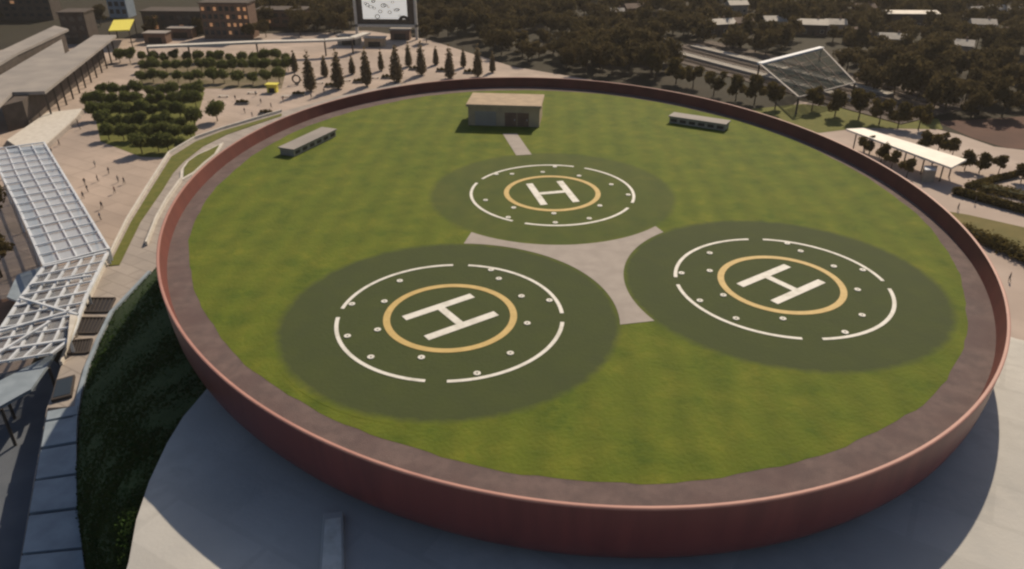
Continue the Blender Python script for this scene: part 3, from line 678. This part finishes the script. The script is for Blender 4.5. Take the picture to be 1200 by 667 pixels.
q = atp([(127, 36), (133, 23.5), (157, 22.5), (151, 35)], 7)
t = thing('yellow_canopy', 'bright yellow canopy at the far end of the colonnade hall', 'canopy', (*np.mean(q, 0), 0)); MB().prism(q, 6.6, 7.0).build('roof', m_yellowcan, t)
for p in q: MB().tube([(*(np.array(p)*.97+np.mean(q, 0)*.03), 0), (*(np.array(p)*.97+np.mean(q, 0)*.03), 6.6)], .2).build('post', m_dsteel, t)
q = atp([(8, 164), (55, 132), (96, 127), (88, 138), (50, 172), (20, 172)], 1.2)
t = thing('raised_platform', 'pale raised paved platform between the lattice canopy and the colonnade', 'platform', (*np.mean(q, 0), 0)); cc = np.mean(q, 0)
MB().prism(q, .0, 1.2).build('slab', m_kerb, t)
for k in range(1, 4): 
    s_ = 1+.035*k; MB().prism([tuple(cc+(np.array(p)-cc)*s_) for p in q], 0, 1.2-.3*k).build('step', m_path, t)
# small kiosks and stalls on the plaza
for (px, py, w_, d_, h_, mm, lab) in ((320, 108, 3, 2, 2.4, m_yellowcan, 'small yellow kiosk on the pink plaza near the rim'), (410, 52, 9, 4, 3.4, m_wall, 'pale pavilion under the right end of the skywalk'),
                                     (440, 54, 8, 4, 3.2, m_beige, 'warm beige pavilion beside the big screen'), (470, 46, 8, 4, 4, m_brick, 'brown pavilion below the big screen'),
                                     (186, 50, 9, 5, 4, m_brick, 'brown stall behind the left end of the skywalk'), (215, 44, 10, 5, 4, m_brick, 'reddish stall right of the brown stall behind the skywalk')):
    xy = at(px, py); t = thing('kiosk', lab, 'kiosk', (*xy, 0), 'plaza kiosks')
    MB().box((*xy, 0), (w_, d_, h_)).build('wall', mm, t); MB().box((*xy, h_), (w_+.8, d_+.8, .3)).build('roof', mm if mm == m_yellowcan else m_roofgrey, t)
    MB().box((xy[0], xy[1]-d_/2, .1), (w_*.6, .15, h_*.6)).build('shutter', m_dark, t)
# ring sculpture
xy = at(348, 99); t = thing('ring_sculpture', 'black ring sculpture with slim mast on the pink plaza', 'sculpture', (*xy, 0))
mb = MB(); vs = []; 
for i in range(28):
    a = 2*math.pi*i/28
    for k in range(8):
        b = 2*math.pi*k/8; rr = 1.25+.28*math.cos(b); vs.append((xy[0]+rr*math.cos(a), xy[1]+.28*math.sin(b), 1.75+rr*math.sin(a)))
mb.add(vs, [(i*8+k, ((i+1) % 28)*8+k, ((i+1) % 28)*8+(k+1) % 8, i*8+(k+1) % 8) for i in range(28) for k in range(8)]).build('ring', m_dsteel, t, smooth=True)
MB().box((*xy, 0), (1.2, .9, .35)).build('plinth', m_conc, t); MB().tube([(xy[0]-.3, xy[1], 2.9), (xy[0]-.5, xy[1], 6)], .12).build('mast', m_dsteel, t)

# ------------------------------------------------------------------ big screen at the back
xs0, ys0 = at(455, 46); ysn = ys0
def sx(px): 
    lo = at(px, 46); return lo[0]
x0, x1 = sx(419), sx(489); zb, zt_ = 5.6, 16.5
sc = thing('big_screen', 'large white outdoor screen with black doodles in a pale frame', 'screen', (xs0, ysn, 0))
MB().box(((x0+x1)/2, ysn, zb-.6), (x1-x0+1, 1.2, .9)).build('frame', m_kerb, sc)
MB().box(((x0+x1)/2, ysn, zt_), (x1-x0+1, 1.2, .8)).build('frame', m_kerb, sc)
for x in (x0, x1): MB().box((x, ysn, 0), (1.0, 1.2, zt_)).build('frame', m_kerb, sc)
MB().box(((x0+x1)/2, ysn+.5, zb+.3), (x1-x0-1, .4, zt_-zb-.3)).build('backing', m_wall2, sc)
a0, a1 = x0+(x1-x0)*.12, x0+(x1-x0)*.86
disp = MB().box(((a0+a1)/2, ysn+.2, zb+2.4), (a1-a0, .3, zt_-zb-2.9)).build('display', mat('screen_white', (.85, .82, .76), .5, emit=.42), sc)
dd = random.Random(3)
m_ink = mat('ink', (.03, .03, .03), .7)
for k in range(16):
    cx, cz, rr = dd.uniform(a0+1.2, a1-1.2), dd.uniform(zb+3.2, zt_-1.4), dd.uniform(.4, 1.0)
    mb = MB(); n_ = 18; vs = []
    for i in range(n_):
        a = 2*math.pi*i/n_; 
        for r_ in (rr, rr*.72): vs.append((cx+r_*math.cos(a)*1.15, ysn+.03-.002*k, cz+r_*math.sin(a)*(.8+.2*math.sin(k))))
    mb.add(vs, [(2*i, 2*((i+1) % n_), 2*((i+1) % n_)+1, 2*i+1) for i in range(n_)]).build('doodle', m_ink, disp)
mb = MB(); cx = x0+(x1-x0)*.80; vs = []
for i in range(17):
    a = math.pi*i/16
    for r_ in (2.4, 1.2): vs.append((cx+r_*math.cos(a), ysn-.1, zb+1.5+r_*math.sin(a)))
mb.add(vs, [(2*i, 2*i+2, 2*i+3, 2*i+1) for i in range(16)]).build('arch_mark', m_ink, sc)

# ------------------------------------------------------------------ far buildings at the top left
def block(px, py, L_, Wd, H_, wm, lab, lit=None, rz=0.0, cols=5, rows=3):
    xy = at(px, py); t = thing('building', lab, 'building', (*xy, 0), None, rz, local=True)
    MB().box((0, Wd/2, 0), (L_, Wd, H_)).build('wall', wm, t); MB().box((0, Wd/2, H_), (L_+.8, Wd+.8, .5)).build('roof', m_wall2, t)
    for i in range(cols):
        for j in range(rows):
            x = -L_/2+(i+.5)*L_/cols; z = 1+(j+.25)*(H_-1.5)/rows
            f = MB().box((x, -.04, z), (L_/cols*.62, .14, (H_-1.5)/rows*.6)).build('window', m_dsteel, t)
            MB().box((x, -.1, z+.15), (L_/cols*.5, .1, (H_-1.5)/rows*.46)).build('pane', m_warm if lit and random.random() < lit else m_dglass, f)
block(268, 46, 20, 9, 14, m_brick, 'far brown building with warm lit windows behind the skywalk', .28, 0, 8, 4)
block(140, 21, 9, 8, 22, m_panel, 'pale blue glass tower base behind the yellow canopy', 0, 0, 3, 6)
block(92, 52, 10, 9, 12, m_wall2, 'dark grey block rising behind the colonnade hall roof', 0, .1, 3, 3)
block(30, 24, 26, 10, 10, m_wall2, 'wide dark building at the top left photo corner', .1, .1, 7, 3)
block(205, 40, 26, 10, 9, m_wall2, 'dark low building behind the reddish stall', .12, 0, 7, 2)
block(330, 32, 22, 10, 7, m_brick, 'low brown building right of the warm lit building', .2, 0, 6, 2)

# ------------------------------------------------------------------ lattice canopy
zl = 7.0
lc = thing('lattice_canopy', 'angular white lattice canopy zigzagging along the left of the terrace', 'canopy', (*at(90, 290, zl), 0))
def lattice(A, B, nl, nt_, wbar, glaze=True, diag=False):
    A = [np.array(at(*p, zl)) for p in A]; B = [np.array(at(*p, zl)) for p in B]    # left chain, right chain
    def along(ch, f):
        L_ = [0]; [L_.append(L_[-1]+np.linalg.norm(ch[i+1]-ch[i])) for i in range(len(ch)-1)]; d_ = f*L_[-1]
        for i in range(len(ch)-1):
            if d_ <= L_[i+1]+1e-9: 
                k = (d_-L_[i])/(L_[i+1]-L_[i]); return ch[i]*(1-k)+ch[i+1]*k
    P = [[along(A, j/nt_)*(1-i/nl)+along(B, j/nt_)*i/nl for i in range(nl+1)] for j in range(nt_+1)]
    for i in range(nl+1):
        for j in range(nt_):
            big_ = i in (0, nl); MB().bar((*P[j][i], zl+.02*i), (*P[j+1][i], zl+.02*i), wbar*(1.7 if big_ else 1), .35).build('beam', m_wsteel, lc)
    for j in range(nt_+1):
        MB().bar((*P[j][0], zl+.2), (*P[j][nl], zl+.25), wbar*(1.5 if j % 4 == 0 else .8), .22).build('cross_bar', m_wsteel, lc)
    if glaze:
        for j in range(nt_):
            for i in range(nl):
                c4 = [P[j][i], P[j][i+1], P[j+1][i+1], P[j+1][i]]; m_ = np.mean(c4, 0)
                MB().prism([tuple(m_+(p-m_)*.93) for p in c4], zl-.14, zl-.09+random.uniform(0, .03)).build('pane', m_glass if nl == 4 else m_thin, lc)
    if diag:
        for a, b in diag: MB().bar((*at(*a, zl), zl+.45), (*at(*b, zl), zl+.45), wbar*1.2, .25).build('brace', m_wsteel, lc)
    for j in range(0, nt_+1, 4):
        for i in (0, nl): MB().tube([(*P[j][i], 0), (*P[j][i], zl-.1)], .22).build('post', m_wsteel, lc)
lattice([(-8, 176), (2, 205), (24, 248), (52, 312)], [(52, 168), (128, 293)], 4, 16, .24)
lattice([(51, 314), (26, 348), (0, 388), (-25, 430)], [(126, 297), (101, 348), (84, 398), (60, 416)], 5, 9, .28, glaze=True, diag=[((38, 336), (108, 326)), ((24, 352), (92, 372)), ((0, 392), (90, 366)), ((-5, 420), (60, 380))])
q = atp([(-20, 462), (0, 446), (66, 412), (56, 428), (36, 456), (0, 476), (-25, 492)], 6.0)
t = thing('canopy_eave', 'sloping grey roof panel closing the lower end of the lattice canopy', 'roof', (*np.mean(q, 0), 0)); MB().prism(q, 5.6, 6.0).build('roof_panel', m_panel, t)
for p in (q[1], q[3], q[5]): MB().tube([(*p, 0), (*p, 5.6)], .2).build('post', m_dsteel, t)
sp2 = [at(84, 374, zl), at(92, 376, zl), at(80, 414, zl)]
t = thing('canopy_spike', 'cream pointed beam end at the corner of the lattice canopy', 'beam', (*sp2[0], zl)); MB().prism(sp2, zl+.3, zl+.8).build('blade', m_kerb, t); MB().tube([(*at(86, 380, zl), ZT), (*at(86, 380, zl), zl+.3)], .15).build('post', m_kerb, t)
q = atp([(8, 348), (20, 322), (50, 312), (42, 340), (28, 356)], 3.4)
t = thing('pavilion', 'small blue grey roofed pavilion left of the lattice canopy', 'pavilion', (*np.mean(q, 0), 0)); MB().prism(q, 3.0, 3.4).build('roof', m_panel, t); cc = np.mean(q, 0)
MB().prism([tuple(cc+(np.array(p)-cc)*.85) for p in q], 0, 3.0).build('wall', m_brick, t)
structure('brown_forecourt', MB().sheet(atp([(-60, 360), (10, 350), (40, 360), (10, 420), (-60, 450)]), .06), mat('brown_paving', (.26, .15, .10), .9, (.2, .12, .08), .3))

# ------------------------------------------------------------------ benches and planters on the plaza
for k, (px, py) in enumerate(sorted(((262, 114), (296, 110), (336, 114), (374, 98), (406, 95), (439, 92)))):
    xy = at(px, py); t = thing('bench', ORD[k]+' from the left of the pale benches near the back left rim', 'bench', (*xy, 0), 'plaza benches')
    MB().box((*xy, .4), (3.2, .7, .12)).build('seat', m_kerb, t)
    for d_ in (-1.2, 1.2): MB().box((xy[0]+d_, xy[1], .02), (.3, .6, .38)).build('leg', m_conc, t)
for k, (px, py) in enumerate(sorted(((284, 122), (312, 134), (350, 112), (388, 102), (421, 97), (454, 92), (486, 82), (518, 84), (550, 86)))):
    xy = at(px, py); t = thing('planter', ORD[k]+' from the left of the low shrub planters near the back left rim', 'planter', (*xy, 0), 'shrub planters')
    MB().box((*xy, .02), (4.2, 1.6, .5)).build('trough', m_conc, t, bevel=.05)
    v_ = crown_mesh('s', 200+k, 420, [(-1.3, 0, .75, .6), (0, 0, .85, .7), (1.3, 0, .75, .6)], .2, None); link('shrub', mesh_quads('shrub', v_, l_right), None, t)

# ------------------------------------------------------------------ people on the plaza
def person_mesh():
    vs = [(0, 0, .95), (0, .01, 1.2), (0, 0, 1.42), (0, .02, 1.52), (0, .03, 1.66), (0, .03, 1.76),
          (.1, 0, .9), (.12, .12, .5), (.12, .02, .08), (.12, .14, .03), (-.1, 0, .9), (-.12, -.1, .5), (-.12, -.3, .12), (-.12, -.18, .04),
          (.19, 0, 1.4), (.25, -.08, 1.12), (.25, .05, .88), (-.19, 0, 1.4), (-.25, .08, 1.12), (-.25, .22, .92)]
    es = [(0, 1), (1, 2), (2, 3), (3, 4), (4, 5), (0, 6), (6, 7), (7, 8), (8, 9), (0, 10), (10, 11), (11, 12), (12, 13), (2, 14), (14, 15), (15, 16), (2, 17), (17, 18), (18, 19)]
    rad = [.15, .145, .15, .06, .1, .075, .095, .07, .045, .04, .095, .07, .045, .04, .065, .05, .035, .065, .05, .035]
    me = bpy.data.meshes.new('person'); me.from_pydata(vs, es, [])
    o = bpy.data.objects.new('person_proto', me); COL.objects.link(o); sk_ = o.modifiers.new('skin', 'SKIN')
    for i, r_ in enumerate(rad): me.skin_vertices[0].data[i].radius = (r_, r_*.8)
    me.skin_vertices[0].data[0].use_root = True
    o.modifiers.new('sub', 'SUBSURF').levels = 1
    dg = bpy.context.evaluated_depsgraph_get(); nm = bpy.data.meshes.new_from_object(o.evaluated_get(dg))
    bpy.data.objects.remove(o); nm.materials.clear(); return nm
def person_mat(k, top_, leg):
    m = bpy.data.materials.new('clothes_%d' % k); m.use_nodes = True; n = m.node_tree.nodes; l = m.node_tree.links; b = n['Principled BSDF']; b.inputs['Roughness'].default_value = .9
    tc = n.new('ShaderNodeTexCoord'); sp = n.new('ShaderNodeSeparateXYZ'); r = n.new('ShaderNodeValToRGB'); r.color_ramp.interpolation = 'CONSTANT'
    dv = n.new('ShaderNodeMath'); dv.operation = 'DIVIDE'; dv.inputs[1].default_value = 2.0
    e = r.color_ramp.elements; e[0].color = (.03, .03, .03, 1); e[1].position = .06; e[1].color = (*leg, 1)
    for p_, c_ in ((.47, top_), (.755, (.35, .2, .14)), (.865, (.03, .02, .015))): x = e.new(p_); x.color = (*c_, 1)
    l.new(tc.outputs['Object'], sp.inputs[0]); l.new(sp.outputs[2], dv.inputs[0]); l.new(dv.outputs[0], r.inputs[0]); l.new(r.outputs[0], b.inputs['Base Color'])
    return m
pm = person_mesh(); pmeshes = []
for k, (a, b) in enumerate((((.04, .04, .05), (.03, .03, .04)), ((.16, .04, .035), (.03, .03, .04)), ((.5, .47, .42), (.05, .06, .1)), ((.05, .07, .14), (.1, .09, .08)))):
    me = pm.copy(); me.name = 'person'; me.materials.append(person_mat(k, a, b)); me.polygons.foreach_set('use_smooth', [True]*len(me.polygons)); pmeshes.append(me)
PP = [(61, 181, 0), (70, 171, 0), (100, 217, 0), (103, 225, 0), (98, 233, 0), (115, 213, 0), (139, 214, 2), (146, 216, 0), (135, 227, 1), (92, 147, 0), (94, 152, 3), (120, 245, 0), (118, 258, 3), (287, 133, 0), (296, 138, 2), (318, 127, 0), (332, 120, 1), (365, 116, 0), (276, 118, 0), (300, 113, 3), (112, 196, 2), (128, 204, 0), (380, 110, 0), (306, 122, 0)]
for left in (True, False):
    for i, (px, py, k) in enumerate(sorted(p for p in PP if (p[0] < 160) == left)):
        o = link('person', pmeshes[k], None); o.location = (*at(px, py), .03); o.rotation_euler[2] = random.random()*6.28
        tag(o, '%s pedestrian, %s from the left, on the plaza %s' % (['dark', 'red-topped', 'light-topped', 'navy-topped'][k], ORD[i], 'between lattice canopy and terrace' if left else 'beyond the back left rim'), 'person', 'pedestrians on the plaza')
for px, py, w_ in ((1122, 247, 'nearest the hedge corner'), (1182, 330, 'alone on the pale paving by the rim'), (1142, 240, 'beside the long hedge')):
    o = link('person', pmeshes[0], None); o.location = (*at(px, py), .05); o.rotation_euler[2] = 1.0
    tag(o, 'dark pedestrian on the right concourse '+w_, 'person', 'pedestrians on the right concourse')

for o in bpy.data.objects:
    if '_o' in o.keys(): del o['_o']

# ------------------------------------------------------------------ thin evening haze
hz = bpy.data.materials.new('haze'); hz.use_nodes = True; n = hz.node_tree.nodes; n.clear()
ho = n.new('ShaderNodeOutputMaterial'); pv = n.new('ShaderNodeVolumePrincipled'); pv.inputs['Density'].default_value = HAZE; pv.inputs['Color'].default_value = (.93, .88, .82, 1); pv.inputs['Anisotropy'].default_value = .3
hz.node_tree.links.new(pv.outputs[0], ho.inputs['Volume'])
tag(MB().box((0, 250, -1), (1500, 1000, 66)).build('haze', hz), 'thin warm evening haze over the whole place', 'haze', kind='stuff')
